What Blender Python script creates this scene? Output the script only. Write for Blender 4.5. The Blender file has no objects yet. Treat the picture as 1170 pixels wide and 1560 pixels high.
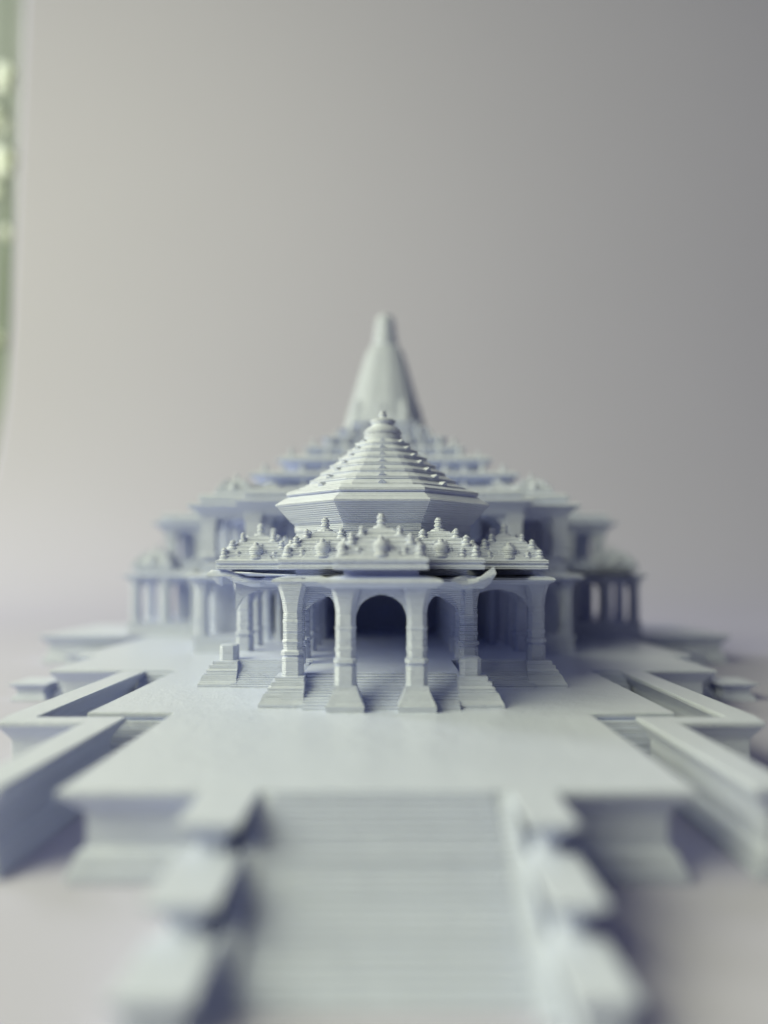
import bpy, bmesh, math, random
from mathutils import Vector, noise
random.seed(7)
S = 0.01                      # everything below is written in centimetres
sc = bpy.context.scene
COL = sc.collection

# ------------------------------------------------------------------ camera
FPX = 1172.0                  # focal length in photograph pixels (1170 x 1560)
CAMX, CAMZ = 0.09, 2.70
cam = bpy.data.cameras.new("camera")
co = bpy.data.objects.new("camera", cam); COL.objects.link(co)
cam.sensor_fit = 'VERTICAL'; cam.sensor_height = 34.6
cam.lens = 34.6 * FPX / 1560.0
cam.shift_x = -(591 - 585) / 1560.0
cam.shift_y = (868 - 780) / 1560.0
cam.clip_start = 0.002; cam.clip_end = 50
co.location = (CAMX * S, 0, CAMZ * S); co.rotation_euler = (math.radians(90), 0, 0)
cam.dof.use_dof = True
cam.dof.focus_distance = 11.6 * S
cam.dof.aperture_fstop = cam.lens / 3.4
sc.camera = co

# ------------------------------------------------------------------ light
w = bpy.data.worlds.new("World"); sc.world = w; w.use_nodes = True
bg = w.node_tree.nodes["Background"]
bg.inputs[0].default_value = (0.66, 0.71, 0.90, 1); bg.inputs[1].default_value = 0.14

def area(name, loc, target, sx, sy, power, col):
    l = bpy.data.lights.new(name, 'AREA'); l.shape = 'RECTANGLE'
    l.size = sx * S; l.size_y = sy * S; l.energy = power; l.color = col
    o = bpy.data.objects.new(name, l); COL.objects.link(o)
    o.location = Vector(loc) * S
    o.rotation_euler = (Vector(target) - Vector(loc)).to_track_quat('-Z', 'Y').to_euler()
    return o
area("window_light", (-50, -12, 38), (2, 26, 8), 60, 44, 6.8, (1.0, 1.0, 0.575))
area("plant_fill_light", (-110, 72, 75), (-45, 100, 45), 50, 60, 9.0, (1, 1.0, 0.93))  # added lamp to brighten the plant and green wall behind the paper

sc.view_settings.view_transform = 'Standard'; sc.view_settings.look = 'None'
sc.view_settings.exposure = 0; sc.view_settings.gamma = 1
sc.cycles.max_bounces = 12; sc.cycles.diffuse_bounces = 8
sc.cycles.use_denoising = True

# ------------------------------------------------------------------ materials
def nodes(name):
    m = bpy.data.materials.new(name); m.use_nodes = True
    return m, m.node_tree.nodes, m.node_tree.links, m.node_tree.nodes["Principled BSDF"]

LAYER = 0.03                  # layer height of the print, cm
def filament():
    m, n, l, p = nodes("white_filament")
    p.inputs["Base Color"].default_value = (0.625, 0.675, 0.90, 1)
    p.inputs["Roughness"].default_value = 0.36
    p.inputs["Specular IOR Level"].default_value = 0.6
    tc = n.new("ShaderNodeTexCoord")
    gp = n.new("ShaderNodeNewGeometry")
    sep = n.new("ShaderNodeSeparateXYZ"); l.new(gp.outputs["Position"], sep.inputs[0])
    # height of layer ridges: |sin| of z, with every layer a little different
    mul = n.new("ShaderNodeMath"); mul.operation = 'MULTIPLY'; mul.inputs[1].default_value = math.pi / (LAYER * S)
    l.new(sep.outputs["Z"], mul.inputs[0])
    sn = n.new("ShaderNodeMath"); sn.operation = 'SINE'; l.new(mul.outputs[0], sn.inputs[0])
    ab = n.new("ShaderNodeMath"); ab.operation = 'ABSOLUTE'; l.new(sn.outputs[0], ab.inputs[0])
    mp = n.new("ShaderNodeMapping"); mp.inputs["Scale"].default_value = (0.5 / S, 0.5 / S, 13 / S)
    l.new(gp.outputs["Position"], mp.inputs[0])
    nz = n.new("ShaderNodeTexNoise"); nz.inputs["Scale"].default_value = 1.0; nz.inputs["Detail"].default_value = 2
    l.new(mp.outputs[0], nz.inputs["Vector"])
    add = n.new("ShaderNodeMath"); add.operation = 'MULTIPLY_ADD'; add.inputs[1].default_value = 2.6
    l.new(nz.outputs["Fac"], add.inputs[0]); l.new(ab.outputs[0], add.inputs[2])
    b1 = n.new("ShaderNodeBump"); b1.inputs["Strength"].default_value = 1.0
    b1.inputs["Distance"].default_value = 0.0155 * S; l.new(add.outputs[0], b1.inputs["Height"])
    # grain and blobs
    ng = n.new("ShaderNodeTexNoise"); ng.inputs["Scale"].default_value = 26 / S; ng.inputs["Detail"].default_value = 3
    l.new(gp.outputs["Position"], ng.inputs["Vector"])
    nb = n.new("ShaderNodeTexNoise"); nb.inputs["Scale"].default_value = 5 / S; nb.inputs["Detail"].default_value = 2
    l.new(gp.outputs["Position"], nb.inputs["Vector"])
    a2 = n.new("ShaderNodeMath"); a2.operation = 'MULTIPLY_ADD'; a2.inputs[1].default_value = 1.6
    l.new(nb.outputs["Fac"], a2.inputs[0]); l.new(ng.outputs["Fac"], a2.inputs[2])
    b2 = n.new("ShaderNodeBump"); b2.inputs["Strength"].default_value = 0.5
    b2.inputs["Distance"].default_value = 0.014 * S; l.new(a2.outputs[0], b2.inputs["Height"])
    l.new(b1.outputs[0], b2.inputs["Normal"]); l.new(b2.outputs[0], p.inputs["Normal"])
    return m
FIL = filament()

def plain(name, col, rough=0.8, grain=0.0, scale=3.0, var=0.04):
    m, n, l, p = nodes(name)
    p.inputs["Roughness"].default_value = rough
    p.inputs["Specular IOR Level"].default_value = 0.2
    gp = n.new("ShaderNodeNewGeometry")
    t = n.new("ShaderNodeTexNoise"); t.inputs["Scale"].default_value = scale / S; t.inputs["Detail"].default_value = 3
    l.new(gp.outputs["Position"], t.inputs["Vector"])
    r = n.new("ShaderNodeValToRGB"); l.new(t.outputs["Fac"], r.inputs[0])
    r.color_ramp.elements[0].position = 0.3; r.color_ramp.elements[1].position = 0.7
    r.color_ramp.elements[0].color = tuple(c * (1 - var) for c in col) + (1,)
    r.color_ramp.elements[1].color = tuple(min(1, c * (1 + var)) for c in col) + (1,)
    l.new(r.outputs[0], p.inputs["Base Color"])
    if grain:
        b = n.new("ShaderNodeBump"); b.inputs["Strength"].default_value = grain; b.inputs["Distance"].default_value = 0.01 * S
        t2 = n.new("ShaderNodeTexNoise"); t2.inputs["Scale"].default_value = 12 / S; l.new(gp.outputs["Position"], t2.inputs["Vector"])
        l.new(t2.outputs["Fac"], b.inputs["Height"]); l.new(b.outputs[0], p.inputs["Normal"])
    return m
PAPER = plain("backdrop_paper", (0.51, 0.503, 0.69), 0.9, 0.15, 0.05, 0.012)
GREEN = plain("green_wall_paint", (0.36, 0.39, 0.34), 0.85, 0, 0.03, 0.1)
LEAF = plain("leaf_glint", (0.80, 0.88, 0.74), 0.35, 0, 0.5, 0.15)  # bright glints put into the leaf colour
STEM = plain("green_stem", (0.2, 0.3, 0.15), 0.6, 0, 0.5, 0.1)

# ------------------------------------------------------------------ mesh helpers
def area2(p): return sum(p[i][0] * p[(i + 1) % len(p)][1] - p[(i + 1) % len(p)][0] * p[i][1] for i in range(len(p)))
def densify(poly, step):
    out = []
    for i, a in enumerate(poly):
        b = poly[(i + 1) % len(poly)]
        n = max(1, int(math.dist(a, b) / step))
        out += [(a[0] + (b[0] - a[0]) * k / n, a[1] + (b[1] - a[1]) * k / n) for k in range(n)]
    return out
def offset(poly, d):
    n = len(poly); out = []
    for i in range(n):
        p, c, q = poly[i - 1], poly[i], poly[(i + 1) % n]
        e1 = Vector((c[0] - p[0], c[1] - p[1])).normalized(); e2 = Vector((q[0] - c[0], q[1] - c[1])).normalized()
        n1 = Vector((e1.y, -e1.x)); n2 = Vector((e2.y, -e2.x))
        m = n1 + n2
        k = d / max(0.25, 1 + n1.dot(n2))
        out.append((c[0] + m.x * k, c[1] + m.y * k))
    return out
def mirror_poly(half):        # half: list of (x>0, y) from front to back
    return half + [(-x, y) for x, y in reversed(half)]

class MB:
    def __init__(s): s.v = []; s.f = []
    def ring(s, pts):
        b = len(s.v); s.v += pts; return list(range(b, b + len(pts)))
    def loft(s, rings, closed=True, cap=True):
        ids = [s.ring(r) for r in rings]
        for a, b in zip(ids, ids[1:]):
            n = len(a)
            for i in range(n if closed else n - 1):
                j = (i + 1) % n
                s.f.append((a[i], a[j], b[j], b[i]))
        if cap: s.f.append(tuple(reversed(ids[0]))); s.f.append(tuple(ids[-1]))
    def prof(s, poly, pr):    # poly in plan, pr = [(offset, z)] from bottom up
        if area2(poly) < 0: poly = list(reversed(poly))
        s.loft([[(x, y, z) for x, y in offset(poly, d)] for d, z in pr])
    def box(s, x0, x1, y0, y1, z0, z1):
        s.prof([(x0, y0), (x1, y0), (x1, y1), (x0, y1)], [(0, z0), (0, z1)])
    def lathe(s, pr, cx=0, cy=0, n=10, rot=0.0, sx=1, sy=1):
        s.loft([[(cx + r * sx * math.cos(rot + 2 * math.pi * i / n), cy + r * sy * math.sin(rot + 2 * math.pi * i / n), z) for i in range(n)] for r, z in pr])
    def mesh(s, name, mat, smooth=False, bevel=0):
        me = bpy.data.meshes.new(name)
        me.from_pydata([(x * S, y * S, z * S) for x, y, z in s.v], [], s.f)
        me.materials.append(mat)
        bm = bmesh.new(); bm.from_mesh(me)
        bmesh.ops.remove_doubles(bm, verts=bm.verts, dist=1e-7)
        if bevel:
            es = [e for e in bm.edges if len(e.link_faces) == 2 and e.calc_face_angle(0) > 0.5]
            bmesh.ops.bevel(bm, geom=es, offset=bevel * S, segments=1, affect='EDGES', clamp_overlap=True)
        bmesh.ops.recalc_face_normals(bm, faces=bm.faces)
        bm.to_mesh(me); bm.free()
        if smooth:
            for p in me.polygons: p.use_smooth = True
        return me
def obj(name, me, parent=None, loc=(0, 0, 0), rz=0, sca=None, label=None):
    if isinstance(me, MB): me = me.mesh(name, FIL)
    o = bpy.data.objects.new(name, me); COL.objects.link(o)
    o.location = Vector(loc) * S; o.rotation_euler = (0, 0, rz)
    if sca: o.scale = sca
    if parent: o.parent = parent
    if label: o["label"] = label
    return o
def octround(ap, t):
    """octagon whose corners are eased towards a circle by t"""
    out = []
    for i in range(48):
        a = -math.pi + 2 * math.pi * (i + .5) / 48
        b = (a + math.pi / 8) % (math.pi / 4) - math.pi / 8
        ro = ap / math.cos(b); rr = ro * (1 - t) + ap * 1.025 * t
        out.append((rr * math.cos(a), rr * math.sin(a)))
    return out
def rect(x0, x1, y0, y1): return [(x0, y0), (x1, y0), (x1, y1), (x0, y1)]
def octo(ap, cx=0, cy=0):
    r = ap / math.cos(math.pi / 8)
    return [(cx + r * math.cos(math.pi / 8 + i * math.pi / 4), cy + r * math.sin(math.pi / 8 + i * math.pi / 4)) for i in range(8)]

# ------------------------------------------------------------------ backdrop sweep and what is left of it
pr = [(-60, 0), (-20, 0), (10, 0), (30, 0), (40, 0.0), (45, .6), (49, 2.2), (52.5, 5.2), (55, 9), (56.8, 14), (57.7, 21), (58.4, 29), (59.2, 38), (60, 47.5), (61.5, 64), (63.5, 85), (66, 110)]
mb = MB(); XL, XR = -28.7, 62
nx = 8
rows = [[(XL + (XR - XL) * i / nx, y, z) for i in range(nx + 1)] for y, z in pr]
back = [[(x, y + (0.05 if z > 3 else 0), z - 0.04) for x, y, z in r] for r in rows]
ids = [mb.ring(r) for r in rows]; idb = [mb.ring(r) for r in back]
for a, b, c, d in zip(ids, ids[1:], idb, idb[1:]):
    for i in range(nx):
        mb.f.append((a[i], a[i + 1], b[i + 1], b[i])); mb.f.append((c[i], d[i], d[i + 1], c[i + 1]))
    mb.f.append((a[0], b[0], d[0], c[0])); mb.f.append((a[nx], c[nx], d[nx], b[nx]))
bk = obj("backdrop", mb.mesh("backdrop", PAPER, True)); bk["kind"] = "structure"
md = bk.modifiers.new("s", 'SUBSURF'); md.levels = 2; md.render_levels = 2
mb = MB(); mb.box(-150, 120, 125, 127, -20, 160)
o = obj("wall", mb.mesh("wall", GREEN)); o["kind"] = "structure"
mb = MB(); mb.box(-150, 120, -80, 125, -21, -20)
o = obj("floor", mb.mesh("floor", plain("floor_boards", (0.3, 0.27, 0.24), 0.6))); o["kind"] = "structure"
mb = MB(); mb.box(-32, 66, -62, 62, -1.6, -0.35)
o = obj("table", mb.mesh("table", plain("table_top", (0.45, 0.42, 0.4), 0.5))); o["label"] = "plain table under the pale grey paper sweep"; o["category"] = "table"
for tx, ty in ((-29, -59), (63, -59), (-29, 59), (63, 59)):
    mb = MB(); mb.box(tx - 1.5, tx + 1.5, ty - 1.5, ty + 1.5, -20, -1.6); obj("leg", mb.mesh("leg", STEM), o)
# leafy plant behind the edge of the paper; pale leaves stand in for glints
plant = bpy.data.objects.new("plant", None); COL.objects.link(plant); plant.location = Vector((-45.6, 92, -20)) * S
plant["label"] = "blurred green plant with leaves coloured pale as bright glints beside the left edge of the backdrop"; plant["category"] = "plant"
mb = MB(); mb.lathe([(5, 0), (7, 10), (7.4, 10.3), (6.6, 10.4), (0.5, 10.2)], n=16); obj("pot", mb.mesh("pot", STEM), plant)
mb = MB(); mb.lathe([(0.7, 10), (0.5, 50), (0.2, 100)], n=6); obj("stem", mb.mesh("stem", STEM), plant)
lf = MB(); lf.loft([[(-1.9, 0, -.1), (-1.9, -.1, 0), (-1.9, 0, .1)], [(-.8, .1, -1.0), (-.8, -.25, 0), (-.8, .1, 1.0)], [(.7, .1, -.9), (.7, -.25, 0), (.7, .1, .9)], [(1.9, 0, -.05), (1.9, -.1, 0), (1.9, 0, .05)]])
lfm = lf.mesh("leaf", LEAF, True)
rl = random.Random(3)
for z, dx, sz in [(81.5, .9, .9), (80.3, .4, .8), (76.5, -.3, .9), (75.5, .2, .7), (71.5, .6, 1.05), (70.2, .2, .9), (67.5, -.4, .8), (62.6, .8, .55), (88, -3, .8), (79, -4, .8), (66, -4, .9), (56, -2, .8), (50, 0, .5)]:
    lo = obj("leaf", lfm, plant, (dx - .3, -1.5 + rl.random(), z), 0, (sz * .75, sz * .75, sz * 1.6))
    lo.rotation_euler = (rl.uniform(-.2, .3), rl.uniform(-1.2, .4), rl.uniform(-.5, .1))

# ------------------------------------------------------------------ the printed temple
T = bpy.data.objects.new("temple_model", None); COL.objects.link(T)
T.location = (0, 16 * S, 0)
T["label"] = "white 3D printed temple model with domed pavilion and tall spire on pale paper"; T["category"] = "model"
class Shift: pass
def part(name, me, parent=None, loc=(0, 0, 0), **k):
    if parent is None:
        return obj(name, me, T, (loc[0], loc[1] - 16, loc[2]), **k)
    return obj(name, me, parent, loc, **k)
Z0, ZP, ZF, ZR = 0.0, 0.823, 1.223, 2.70
BODY = [(-.03, 0), (-.03, .06), (-.06, .16), (-.075, .2), (-.075, .23), (-.125, .29), (-.125, .56), (-.11, .6), (-.06, .68), (-.01, .75), (0, .76), (0, ZP)]
def scaled(prf, z0, z1): return [(d, z0 + (z - 0) * (z1 - z0) / ZP) for d, z in prf]

terr = mirror_poly([(2.73, 6.53), (2.73, 10.1), (3.86, 10.1), (3.86, 14.4), (6.25, 14.4), (6.25, 16.8), (6.7, 16.8), (6.7, 22), (9.9, 22), (9.9, 26.5), (6.7, 26.5), (6.7, 29.5), (3.5, 29.5)])
mb = MB(); mb.prof(terr, [(d * 1.5, z) for d, z in BODY])
terrace = part("terrace", mb.mesh("terrace", FIL, bevel=0.012))
wall = [(3.25, 6.62), (3.66, 6.62), (3.66, 9.48), (4.74, 9.48), (4.82, 9.9), (4.82, 14.30), (4.4, 14.30), (4.4, 9.82), (3.25, 9.82)]
for s in (1, -1):
    mb = MB(); mb.prof([(s * x, y) for x, y in wall], [(d * 1.15, z) for d, z in BODY])
    part("outer_wall", mb.mesh("outer_wall", FIL, bevel=0.01))
    # small flights that climb from the walkway to the terrace
    mb = MB()
    for k in range(8):
        zz = .1 * (k + 1) * .9
        mb.box(*sorted((s * 2.76, s * 3.9)), 9.84 + k * .03, 10.3, 0.0 if k == 0 else zz - .085, zz)
    part("walkway_steps", mb)
    mb = MB()
    for k in range(10):
        zz = .078 * (k + 1)
        mb.box(*sorted((s * 3.80, s * 4.46)), 13.1 + k * .12, 14.5, 0.0 if k == 0 else zz - .075, zz)
    part("walkway_steps", mb)
    # low blocks beside the side stairs
    for x0, x1, y0, zt in ((6.2, 6.95, 16.0, .56), (6.9, 7.7, 15.75, .36), (7.8, 8.8, 21.0, .40)):
        mb = MB(); mb.prof(rect(*sorted((s * x0, s * x1)), y0, y0 + 1.0), scaled(BODY, 0, zt))
        part("side_block", mb.mesh("side_block", FIL, bevel=.01))

# front staircase
SX0, SX1 = -.88, .99
mb = MB(); ch = [(6.62, 0), (4.67, 0), (6.5, ZP - .02)]
mb.loft([[(x, 4.72, 0.0), (x, 6.62, 0.0), (x, 6.62, ZP - .05)] if True else None for x in (SX0 + .01, SX1 - .01)])
stair = part("front_staircase", mb)
NS = 27; rise = ZP / NS; run = (6.56 - 4.66) / NS
for k in range(NS):
    mb = MB(); j = random.uniform(-.012, .016) + (0.028 if k in (8, 17) else 0)
    y0 = 4.66 + k * run - j; z1 = (k + 1) * rise - (0.002 if k == NS - 1 else 0)
    mb.prof(rect(SX0, SX1, y0, y0 + run * 2.2), [(-.02, k * rise + .0005 * (k % 2)), (-.02, k * rise + .006), (0, k * rise + .010), (0, z1 - .008), (-.006, z1)])
    st = part("step", mb, stair)
for x0, x1 in ((SX0 - .15, SX0 - .004), (SX1 + .004, SX1 + .15)):
    mb = MB(); xm0, xm1 = (x0 + .05, x1) if x0 < 0 else (x0, x1 - .05)
    mb.loft([[(x, 4.50, 0), (x, 6.6, 0), (x, 6.6, ZP - .004), (x, 4.50, .035)] for x in (x0, x1)])
    part("stringer", mb, stair)
for s in (1, -1):
    for y0, y1, zt in ((5.69, 6.75, ZP - .003), (4.93, 5.82, .555), (4.30, 5.05, .285)):
        xi, xo = (1.12, 1.52) if s > 0 else (-1.0, -1.5)
        xa, xb = sorted((xi, xo))
        h = zt
        mb = MB(); mb.prof(rect(xa, xb, y0, y1), [(-.03, 0), (-.06, h - .30), (-.15, h - .25), (-.15, h - .19), (-.05, h - .06), (0, h - .045), (0, h)] if h > .3 else [(-.03, 0), (-.05, .08), (-.08, .12), (-.03, h - .07), (0, h - .05), (0, h)])
        part("cheek_block", mb.mesh("cheek_block", FIL, bevel=.01), stair)

# ---- pavilion floor and its stairs
floor_half = [(1.12, 11.03), (1.12, 12.64), (2.72, 12.64), (2.72, 17.3), (4.3, 17.3), (4.3, 21.8), (7.3, 21.8), (7.3, 26), (4.5, 26), (4.5, 28.5), (2.5, 28.5)]
mb = MB(); mb.prof(mirror_poly(floor_half), [(0, ZP - .01), (0, ZP + .1), (-.02, ZP + .12), (-.02, ZF - .08), (0, ZF - .05), (0, ZF)])
pfloor = part("pavilion_floor", mb)
def flight(x0, x1, ya, yb, n=12, name="steps"):
    mb = MB(); h = (ZF - ZP) / n
    for k in range(n - 1):
        y = ya + (yb - ya) * k / (n - 1)
        mb.box(x0, x1, y, yb + .05, ZP - .005 + k * h if k else ZP - .02, ZP + (k + 1) * h)
    part(name, mb, pfloor)
flight(-1.06, 1.06, 10.25, 11.03)
for s in (1, -1): flight(*sorted((s * 1.2, s * 2.42)), 12.22, 12.64)

# ---- columns
def column_mesh(h, stub=None):
    """square shaft with rings; stands on its pedestal, z from 0"""
    mb = MB()
    a = .145
    sq = lambda a, c: [(a, -a + c), (a, a - c), (a - c, a), (-a + c, a), (-a, a - c), (-a, -a + c), (-a + c, -a), (a - c, -a)]
    prf = [(.0, 0), (.0, .26), (-.022, .27), (-.022, .29), (.012, .30), (.012, .35), (-.016, .365), (-.012, .46), (-.002, .47), (-.002, .50), (-.014, .51), (-.010, .60), (-.022, .61), (-.010, .62), (-.012, .74), (-.004, .75), (-.004, .775), (-.014, .785), (-.012, h - .52), (-.018, h - .5), (-.0, h - .34), (.03, h - .2), (.06, h - .1), (.06, h)]
    if stub: prf = [p for p in prf if p[1] <= stub - .03] + [(-.0, stub - .02), (-.02, stub)]
    mb.loft([[(x, y, z) for x, y in sq(a + d, .06)] for d, z in prf])
    return mb.mesh("column", FIL)
HC = 2.60 - ZF
COLM = column_mesh(HC); STUB = column_mesh(HC, .26)
def col(x, y, z=ZF, me=None, **k): return part("column", me or COLM, None, (x, y, z), **k)
# front row on flared feet
for s in (1, -1):
    c = col(s * .475, 10.31, ZP + .34, column_mesh(2.60 - ZP - .34))
    mb = MB(); mb.prof(rect(-.15, .15, -.15, .15), [(.10, -.345), (.105, -.26), (.10, -.25), (.05, -.15), (.02, -.08), (.0, -.02), (0, .0)])
    part("foot", mb, c)
    # stepped pedestals that flare outwards
    for cx, yf, yb, broken in ((1.25, 10.40, 11.10, s > 0), (2.53, 12.26, 12.95, s < 0)):
        def ring(out, inn, fr, z):
            xi = cx - .19 + inn; xo = cx + .15 + out
            pts = [(xi, yf + fr), (xo, yf + fr), (xo, yb), (xi, yb)]
            return [(s * x, y, z) for x, y in pts]
        mb = MB()
        prf = [(.27, 0, 0, ZP - .01), (.27, 0, 0, ZP + .05), (.235, 0, .05, ZP + .11), (.20, 0, .08, ZP + .19), (.18, 0, .09, ZP + .195), (.18, 0, .09, ZP + .21), (.16, 0, .13, ZP + .215), (.16, 0, .13, ZP + .26), (.12, 0, .16, ZP + .27), (.12, 0, .17, ZP + .33), (.07, .01, .2, ZP + .34), (.07, .01, .21, ZP + .395)]
        mb.loft([ring(*p) for p in prf])
        ped = part("pedestal", mb)
        y = (yf + yb) / 2 + .12
        part("column", STUB if broken else COLM, None, (s * (cx - .0), y, ZF - .01), label="broken column stub" if broken else None)
    # nave rows
    for y in (12.15, 12.95, 14.07, 15.1, 16.25, 17.35): col(s * 1.36, y)
    for y in (14.07, 15.1, 16.25): col(s * 2.52, y)
    for x in (2.75, 4.12): col(s * x, 17.45)
    for y in (18.8, 20.2): col(s * 4.12, y)
    for x, y in ((5.35, 21.95), (6.24, 21.95), (7.1, 21.95), (7.1, 23.3), (7.1, 24.6)): col(s * x, y)

# ---- arches
def arch(x0, y0, x1, y1, zs, zt, ztop, t=.10, n=10):
    d = Vector((x1 - x0, y1 - y0)); L = d.length; d.normalize(); nn = Vector((-d.y, d.x)) * t / 2
    mb = MB(); lo = []; hi = []
    for i in range(n + 1):
        u = i / n; c = 2 * u - 1
        z = zs + (zt - zs) * (1 - abs(c) ** 2.3) ** .6 if abs(c) < 1 else zs
        if abs(c) < .12: z += .012
        p = Vector((x0, y0)) + d * (L * u); lo.append((p, z)); hi.append((p, ztop))
    rings = []
    for (p, z), (q, zt2) in zip(lo, hi):
        rings.append([(p.x - nn.x, p.y - nn.y, z), (p.x + nn.x, p.y + nn.y, z), (p.x + nn.x, p.y + nn.y, ztop), (p.x - nn.x, p.y - nn.y, ztop)])
    mb.loft(rings)
    part("arch_panel", mb)
ZS, ZA = 2.03, 2.36
arch(-.36, 10.31, .36, 10.31, ZS, ZA, 2.60)
for s in (1, -1):
    arch(s * .62, 10.97, s * 1.12, 10.97, ZS, ZA, 2.60)
    arch(s * 1.36, 12.73, s * 2.42, 12.73, ZS, ZA + .01, 2.60)
    arch(s * 1.48, 14.07, s * 2.42, 14.07, ZS, ZA, 2.60)
    arch(s * 1.48, 16.25, s * 2.42, 16.25, ZS, ZA, 2.60)
    arch(s * 1.25, 11.0, s * 1.36, 12.1, ZS, ZA, 2.60)
    if s > 0: arch(s * 2.53, 12.8, s * 2.53, 14.0, ZS, ZA, 2.60)
    arch(s * 2.52, 14.1, s * 2.52, 15.05, ZS, ZA, 2.60)
    arch(s * 2.86, 17.45, s * 4.0, 17.45, ZS, ZA, 2.60)
    arch(s * 6.36, 21.95, s * 6.98, 21.95, ZS, ZA, 2.60)
    arch(s * 6.16, 24.6, s * 6.98, 24.6, ZS, ZA, 2.60)
    arch(s * 5.47, 21.95, s * 6.12, 21.95, ZS, ZA, 2.60)
    arch(s * 1.36, 14.07, s * 1.36, 15.1, ZS, ZA, 2.60); arch(s * 1.36, 15.1, s * 1.36, 16.25, ZS, ZA, 2.60)
arch(-1.24, 12.15, 1.24, 12.15, ZS, ZA + .03, 2.60)
arch(-1.24, 14.07, 1.24, 14.07, ZS, ZA + .03, 2.60)

# ---- walls inside the hall, some added to keep light out of the nave
mb = MB(); mb.box(-3.6, 3.6, 18.9, 25.5, ZF - .02, 2.60); part("sanctum_wall", mb)
for s in (1, -1):
    mb = MB(); mb.box(*sorted((s * 2.12, s * 2.24)), 15.3 if s > 0 else 15.9, 18.92, ZF - .02, 2.60); part("shade_wall", mb)  # thin wall added to block light and darken the nave
    mb = MB(); mb.box(*sorted((s * 2.66, s * 3.95)), 17.95, 22.0, ZF - .02, 2.60); part("sanctum_wall", mb)  # block added to close the hall side and darken the interior
    mb = MB(); mb.box(*sorted((s * 3.5, s * 6.15)), 22.7, 25.5, ZF - .02, 2.60); part("sanctum_wall", mb)

# ---- lower roof: slab with flaring eave
roof_half = [(.66, 10.08), (.66, 10.8), (1.38, 10.8), (1.38, 12.42), (2.62, 12.42), (2.62, 17.2), (4.3, 17.2), (4.3, 21.8), (7.25, 21.8), (7.25, 26), (4.5, 26), (4.5, 28.5), (2.5, 28.5)]
EAVE = [(-.06, 2.36), (-.02, 2.40), (.05, 2.46), (.12, 2.505), (.145, 2.52), (.15, 2.54), (.13, 2.57), (.04, 2.60), (-.05, 2.615), (-.12, 2.62)]
mb = MB(); P = densify(mirror_poly(roof_half), .08)
if area2(P) < 0: P.reverse()
mb.loft([[(x, y, z) for x, y in offset(P, d)] for d, z in EAVE[2:]])
# where a column failed the overhang curled up while printing
nv = []
for x, y, z in mb.v:
    for cx, cy, amp, r, side in ((-2.76, 12.28, .15, .55, -1), (1.56, 10.62, .12, .30, 1)):
        d = math.hypot(x - cx, (y - cy) * 1.3)
        if d < r * 1.6:
            f = math.exp(-(d / r) ** 2 * 1.6)
            z += amp * f - .05 * math.exp(-((d - r * 1.3) / (r * .5)) ** 2)
            x += side * .05 * f + .02 * noise.noise(Vector((x * 9, y * 9, z * 30))) * f * 2
            z += .07 * noise.noise(Vector((x * 9, y * 9, z * 8))) * f * 2 * (1 if z > 2.49 else .2)
    nv.append((x, y, z))
mb.v = nv
lroof = part("lower_roof", mb)
# dark recess course, then parapet course
mb = MB(); mb.prof(mirror_poly(roof_half), [(-.16, 2.60), (-.16, 2.715)]); part("roof_course", mb)

# ---- parapet shrines
def lathe_mesh(prf, n=10, name="turret"):
    mb = MB(); mb.lathe(prf, n=n); return mb.mesh(name, FIL, True)
TUR = lathe_mesh([(.5, 0), (.5, .1), (.38, .14), (.40, .22), (.46, .27), (.42, .34), (.26, .42), (.24, .5), (.33, .55), (.33, .62), (.22, .67), (.22, .74), (.30, .79), (.27, .86), (.14, .93), (.10, 1)], 9)
KAL = lathe_mesh([(.95, 0), (1.0, .06), (.75, .12), (.6, .2), (.42, .3), (.38, .36), (.48, .40), (.48, .46), (.36, .50), (.36, .55), (.46, .59), (.46, .65), (.34, .69), (.34, .75), (.42, .79), (.40, .87), (.28, .93), (.24, 1)], 12)
BULB = lathe_mesh([(.7, 0), (.75, .1), (.55, .2), (.62, .35), (.72, .5), (.62, .66), (.34, .8), (.24, .85), (.28, .92), (.16, 1)], 10)
def shrine_base():
    mb = MB()
    q = rect(-.62, .62, -.62, .62)
    mb.prof(q, [(-.01, 0), (.0, .015), (.0, .06), (-.035, .068), (-.035, .088), (.005, .10), (.005, .15), (-.05, .165), (-.07, .20), (-.10, .205), (-.08, .25), (-.13, .26), (-.14, .32), (-.19, .33), (-.21, .385), (-.27, .395), (-.29, .45), (-.36, .46), (-.38, .52), (-.44, .53), (-.46, .56)])
    mb.lathe([(.33, .36), (.34, .40), (.31, .43), (.27, .45), (.27, .47), (.20, .50), (.17, .53), (.13, .56), (.10, .60)], n=12)
    for a in range(4):        # gabled dormer in each face
        c, s_ = math.cos(a * math.pi / 2), math.sin(a * math.pi / 2)
        for hw, d0, zt in ((.30, .60, .24), (.20, .55, .33), (.12, .46, .42)):
            pts = [(-hw, -d0, .14), (hw, -d0, .14), (hw, -.1, .14), (-hw, -.1, .14)]
            top = [(-hw * .75, -d0 + .05, zt), (hw * .75, -d0 + .05, zt), (hw * .7, -.1, zt), (-hw * .7, -.1, zt)]
            mb.loft([[(x * c - y * s_, x * s_ + y * c, z) for x, y, z in r] for r in (pts, top)])
    return mb.mesh("parapet_shrine", FIL, bevel=.012)
SHM = shrine_base()
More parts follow.
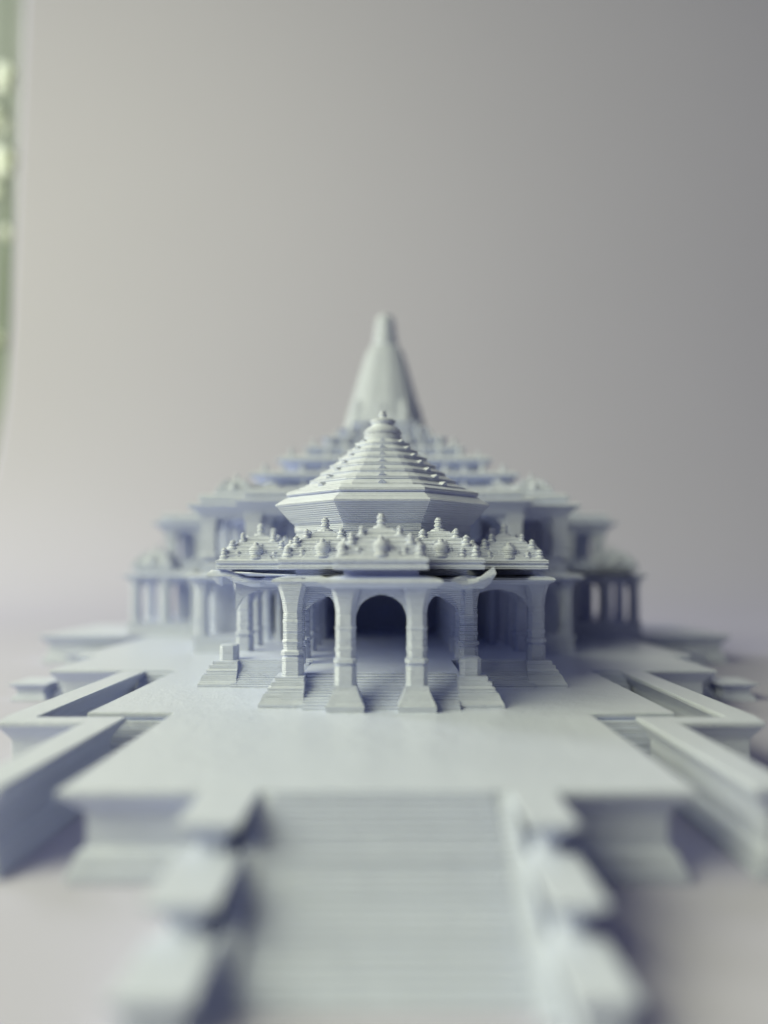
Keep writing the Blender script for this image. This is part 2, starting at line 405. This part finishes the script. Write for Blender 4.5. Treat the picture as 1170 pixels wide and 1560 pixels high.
def shrine(x, y, z, k=1.0, full=True):
    sh = part("parapet_shrine", SHM, None, (x, y, z), sca=(k, k, k))
    part("finial", KAL, sh, (0, 0, .47), sca=(.15, .15, .30))
    sp = []
    for a in (1, -1):
        for b in (1, -1):
            sp += [(a * .25, b * .25, .42, .15, .18), (a * .385, b * .385, .30, .17, .19), (a * .50, b * .50, .15, .18, .19)]
            if full: sp += [(a * .30, b * .50, .16, .15, .14), (a * .50, b * .30, .16, .15, .14)]
    for px, py, pz, r, h in sp:
        part("turret", TUR, sh, (px + random.uniform(-.012, .012), py + random.uniform(-.012, .012), pz), sca=(r * random.uniform(.9, 1.15), r * random.uniform(.9, 1.15), h * random.uniform(.92, 1.08)))
    for px, py in ((0, -.5), (0, .5), (.5, 0), (-.5, 0)) if full else ((0, -.5),):
        part("bulb", BULB, sh, (px, py, .17), sca=(.165, .165, .27))
shrine(0, 10.52, ZR)
for s in (1, -1):
    shrine(s * .84, 11.42, ZR + .002)
    shrine(s * 2.03, 12.86, ZR)
    shrine(s * 2.03, 14.3, ZR, full=False)
    shrine(s * 6.65, 22.5, ZR, .95, full=False)

# ---- octagonal dome
DCY = 13.4
mb = MB()
mb.prof(octo(1.46, 0, DCY), [(0, 2.70), (0, ZR + .05), (-.02, ZR + .06), (-.02, ZR + .60), (0, ZR + .62), (0, ZR + .73), (.05, ZR + .77), (.27, ZR + 1.02), (.305, ZR + 1.045), (.305, ZR + 1.07), (.12, ZR + 1.19), (.09, ZR + 1.195), (.09, ZR + 1.215), (.13, ZR + 1.225), (.13, ZR + 1.265), (.11, ZR + 1.28), (-.02, ZR + 1.33), (-.2, ZR + 1.34)])
dome = part("dome", mb.mesh("dome", FIL))
tiers = [(1.40, 1.31), (1.23, 1.445), (1.06, 1.58), (.90, 1.715), (.75, 1.85), (.60, 1.985), (.465, 2.115), (.34, 2.24)]
BM = MB(); BM.loft([[(-.085, .05, -.01), (.085, .05, -.01), (.075, -.035, -.01), (-.075, -.035, -.01)], [(-.075, .05, .015), (.075, .05, .015), (.06, -.06, .01), (-.06, -.06, .01)], [(-.015, .05, .065), (.015, .05, .065), (.012, -.085, .055), (-.012, -.085, .055)]]); BMM = BM.mesh("boss", FIL)
for i, (ap, h) in enumerate(tiers[:-1]):
    h0 = ZR + h; h1 = ZR + tiers[i + 1][1]; g = h1 - h0; st = ap - tiers[i + 1][0]
    mb = MB()
    mb.prof(octround(ap, .0 + .09 * i), [(-.012, -.004), (.0, .004), (.004, .02), (.004, .045), (-.006, .056), (-.018, .06), (-st * .5, g * .66), (-st * .8, g * .9), (-st - .03, g * .99), (-st - .05, g + .02)])
    t = part("tier", mb.mesh("tier", FIL), dome, (0, DCY, h0))
    for k in range(8):
        a = k * math.pi / 4
        part("boss", BMM, dome, ((ap - .03) * math.sin(a), DCY - (ap - .03) * math.cos(a), h0 + .055), rz=a, sca=(.9 - .03 * i,) * 3)
mb = MB(); mb.lathe([(.30, 0), (.33, .05), (.33, .12), (.30, .16), (.335, .17), (.32, .22), (.27, .27), (.19, .31), (.185, .34), (.215, .36), (.225, .39), (.19, .42), (.12, .44), (.065, .46), (.06, .475), (.075, .49), (.075, .51), (.05, .525), (.05, .535), (.062, .545), (.05, .565), (.02, .58)], n=20)
part("finial", mb.mesh("finial", FIL, True), dome, (0, DCY, ZR + 2.19))

# ---- upper storey
ZU = 4.18
def storey(half, z0, z1, name, cols, arches, inner):
    P = mirror_poly(half)
    mb = MB(); mb.prof(P, [(-.1, z0), (-.06, z0 + .04), (-.06, z0 + .16), (-.1, z0 + .18), (-.1, z0 + .28), (-.14, z0 + .29)])
    f = part(name + "_floor", mb)
    mb = MB(); mb.prof(P, [(-.04, z1 - .32), (.05, z1 - .2), (.15, z1 - .12), (.24, z1 - .06), (.25, z1 - .03), (.22, z1), (.0, z1 + .03), (-.02, z1 + .035), (-.02, z1 + .07), (.03, z1 + .08), (.03, z1 + .2), (-.02, z1 + .21), (-.05, z1 + .24)])
    r = part(name + "_roof", mb.mesh(name + "_roof", FIL, bevel=.01))
    cm = MB(); hh = z1 - .3 - z0 - .28
    cm.prof(rect(-.16, .16, -.16, .16), [(.03, 0), (.03, .08), (0, .1), (0, hh - .2), (.05, hh)]); cm = cm.mesh("column", FIL)
    for x, y in cols:
        for s in (1, -1): part("column", cm, None, (s * x, y, z0 + .28))
    for x0, x1, y in arches:
        for s in (1, -1): arch(s * x0, y, s * x1, y, z0 + .75, z1 - .34, z1 - .30)
    mb = MB(); mb.prof(mirror_poly(inner), [(0, z0), (0, z1 - .1)]); part(name + "_wall", mb)
storey([(4.15, 17.35), (4.15, 21.2), (3.6, 21.2)], ZR, ZU, "upper_hall",
       [(3.98, 17.55), (2.72, 17.55), (1.45, 17.55), (3.98, 19), (3.98, 20.5)], [(2.88, 3.82, 17.55), (1.61, 2.56, 17.55)], [(3.2, 18.9), (3.2, 21)])
storey([(6.85, 23.6), (6.85, 26), (5, 26)], ZR, ZU, "rear_hall",
       [(6.6, 23.8), (5.65, 23.8), (6.6, 25.5)], [(5.8, 6.45, 23.8)], [(6.45, 24.3), (6.45, 25.8)])

storey([(2.95, 16.4), (2.95, 17.6), (2.4, 17.6)], ZR, ZU + .02, "central_hall",
       [(2.8, 16.6), (1.5, 16.6)], [(1.65, 2.65, 16.6)], [(2.2, 17.5), (2.2, 17.58)])
# parapets and roofs above the upper storey
for s in (1, -1):
    shrine(s * 3.45, 18.05, ZU + .22, .72)
    shrine(s * 2.75, 18.3, ZU + .22, .6, full=False)
    
    shrine(s * 6.0, 24.6, ZU + .22, .4, full=False)
    shrine(s * 5.0, 24.4, ZU + .22, .6, full=False)

def roof_tier(hw, y0, y1, z0, z1, name="roof_tier", ov=.5):
    mb = MB(); h = z1 - z0
    mb.prof(rect(-hw, hw, y0, y1), [(-ov, z0), (-ov, z0 + h * .4), (-ov * .3, z0 + h * .62), (.04, z0 + h * .72), (.04, z0 + h * .82), (-.06, z0 + h * .9), (-.1, z1 + .002)])
    return part(name, mb.mesh(name, FIL, bevel=.01))
for hw, y0, y1, h0, h1 in ((3.75, 18.5, 23, 1.68, 2.0), (3.3, 18.85, 23.6, 2.0, 2.42), (2.72, 19.6, 24.2, 2.42, 2.92), (2.1, 20.3, 24.4, 2.92, 3.3), (1.65, 20.6, 24.6, 3.3, 3.6), (1.2, 21.0, 24.8, 3.6, 3.9), (.85, 21.4, 24.8, 3.9, 4.15), (5.0, 23.9, 26, 1.6, 2.25), (4.0, 24.0, 26.2, 2.25, 2.9)):
    roof_tier(hw, y0, y1, ZR + h0, ZR + h1, ov=.42 if hw in (3.3, 2.72) else .12)
def turrets_on(hw, y, z, n, r, h):
    for i in range(n):
        x = -hw + 2 * hw * i / (n - 1)
        q = random.uniform(.75, 1.15); part("roof_turret", TUR, None, (x + random.uniform(-.05, .05), y, z - .04), sca=(r * 1.25 * q, r * 1.25, h * .78 * q))
turrets_on(3.45, 18.72, ZR + 2.0, 10, .14, .3)
turrets_on(3.0, 19.2, ZR + 2.40, 13, .17, .36)
turrets_on(2.45, 19.9, ZR + 2.90, 11, .17, .36)
turrets_on(1.85, 20.55, ZR + 3.28, 10, .17, .38)
turrets_on(1.25, 21.0, ZR + 3.58, 8, .17, .40)
turrets_on(.9, 21.45, ZR + 3.88, 6, .17, .40); turrets_on(.55, 21.9, ZR + 4.12, 4, .17, .42)
turrets_on(3.7, 24.4, ZR + 2.9, 6, .16, .4)

# ---- spire
SY = 24.6
def star(a):                   # stepped square plan of a shikhara
    q = [(1, -.32), (1, .32), (.92, .32), (.92, .58), (.82, .58), (.82, .82)]
    out = []
    for k in range(4):
        c, s_ = round(math.cos(k * math.pi / 2)), round(math.sin(k * math.pi / 2))
        for x, y in q + [(.58, .82), (.58, .92), (.32, .92)]:
            px, py = x * c - y * s_, x * s_ + y * c
            R = math.hypot(px, py); k2 = .35 + .65 / R      # ribs eased towards a round plan
            out.append((a * px * k2, a * py * k2))
    return out
def shik(prf):
    mb = MB(); mb.loft([[(x, y, z) for x, y in star(a)] for a, z in prf]); return mb
prf = []
ctrl = [(1.62, 2.2), (1.58, 3.2), (1.42, 4.0), (1.22, 4.8), (1.03, 5.45), (.84, 6.1), (.69, 6.6), (.54, 7.02)]
for (a0, h0), (a1, h1) in zip(ctrl, ctrl[1:]):
    for k in range(4):
        u = k / 4; a = a0 + (a1 - a0) * u; h = h0 + (h1 - h0) * u
        prf += [(a, ZR + h), (a - .012, ZR + h + .05), (a - .03, ZR + h + .06)]
prf.append((.44, ZR + 7.10))
spire = part("spire", shik(prf), None, (0, SY, 0), rz=math.radians(-8))
mb = MB(); mb.lathe([(.36, 0), (.36, .1), (.43, .14), (.43, .24), (.34, .28), (.34, .34), (.39, .38), (.39, .5), (.31, .54), (.31, .6), (.35, .65), (.34, .78), (.28, .88), (.28, .98), (.2, 1.05), (.06, 1.1)], n=24)
part("finial", mb.mesh("finial", FIL, True), spire, (0, 0, ZR + 7.06), sca=(.95, .95, 1))
sub = MB(); sub.loft([[(x, y, z) for x, y in star(a)] for a, z in [(.52, 0), (.52, .6), (.46, 1.1), (.36, 1.6), (.22, 2.05), (.18, 2.08), (.22, 2.14), (.2, 2.22), (.1, 2.28), (.1, 2.36), (.02, 2.5)]])
subm = sub.mesh("side_spire", FIL)
for x, y, z, k in ((0, -1.0, 2.8, 1.0), (.95, 0, 2.9, 1.0), (-.95, 0, 2.9, 1.0), (0, 1.15, 2.6, .95), (1.1, -1.1, 2.2, .85), (-1.1, -1.1, 2.2, .85), (.72, -.9, 3.3, .8), (-.72, -.9, 3.3, .8), (1.1, 1.1, 2.2, .85), (-1.1, 1.1, 2.2, .85)):
    part("side_spire", subm, spire, (x, y, ZR + z), sca=(k, k, k))
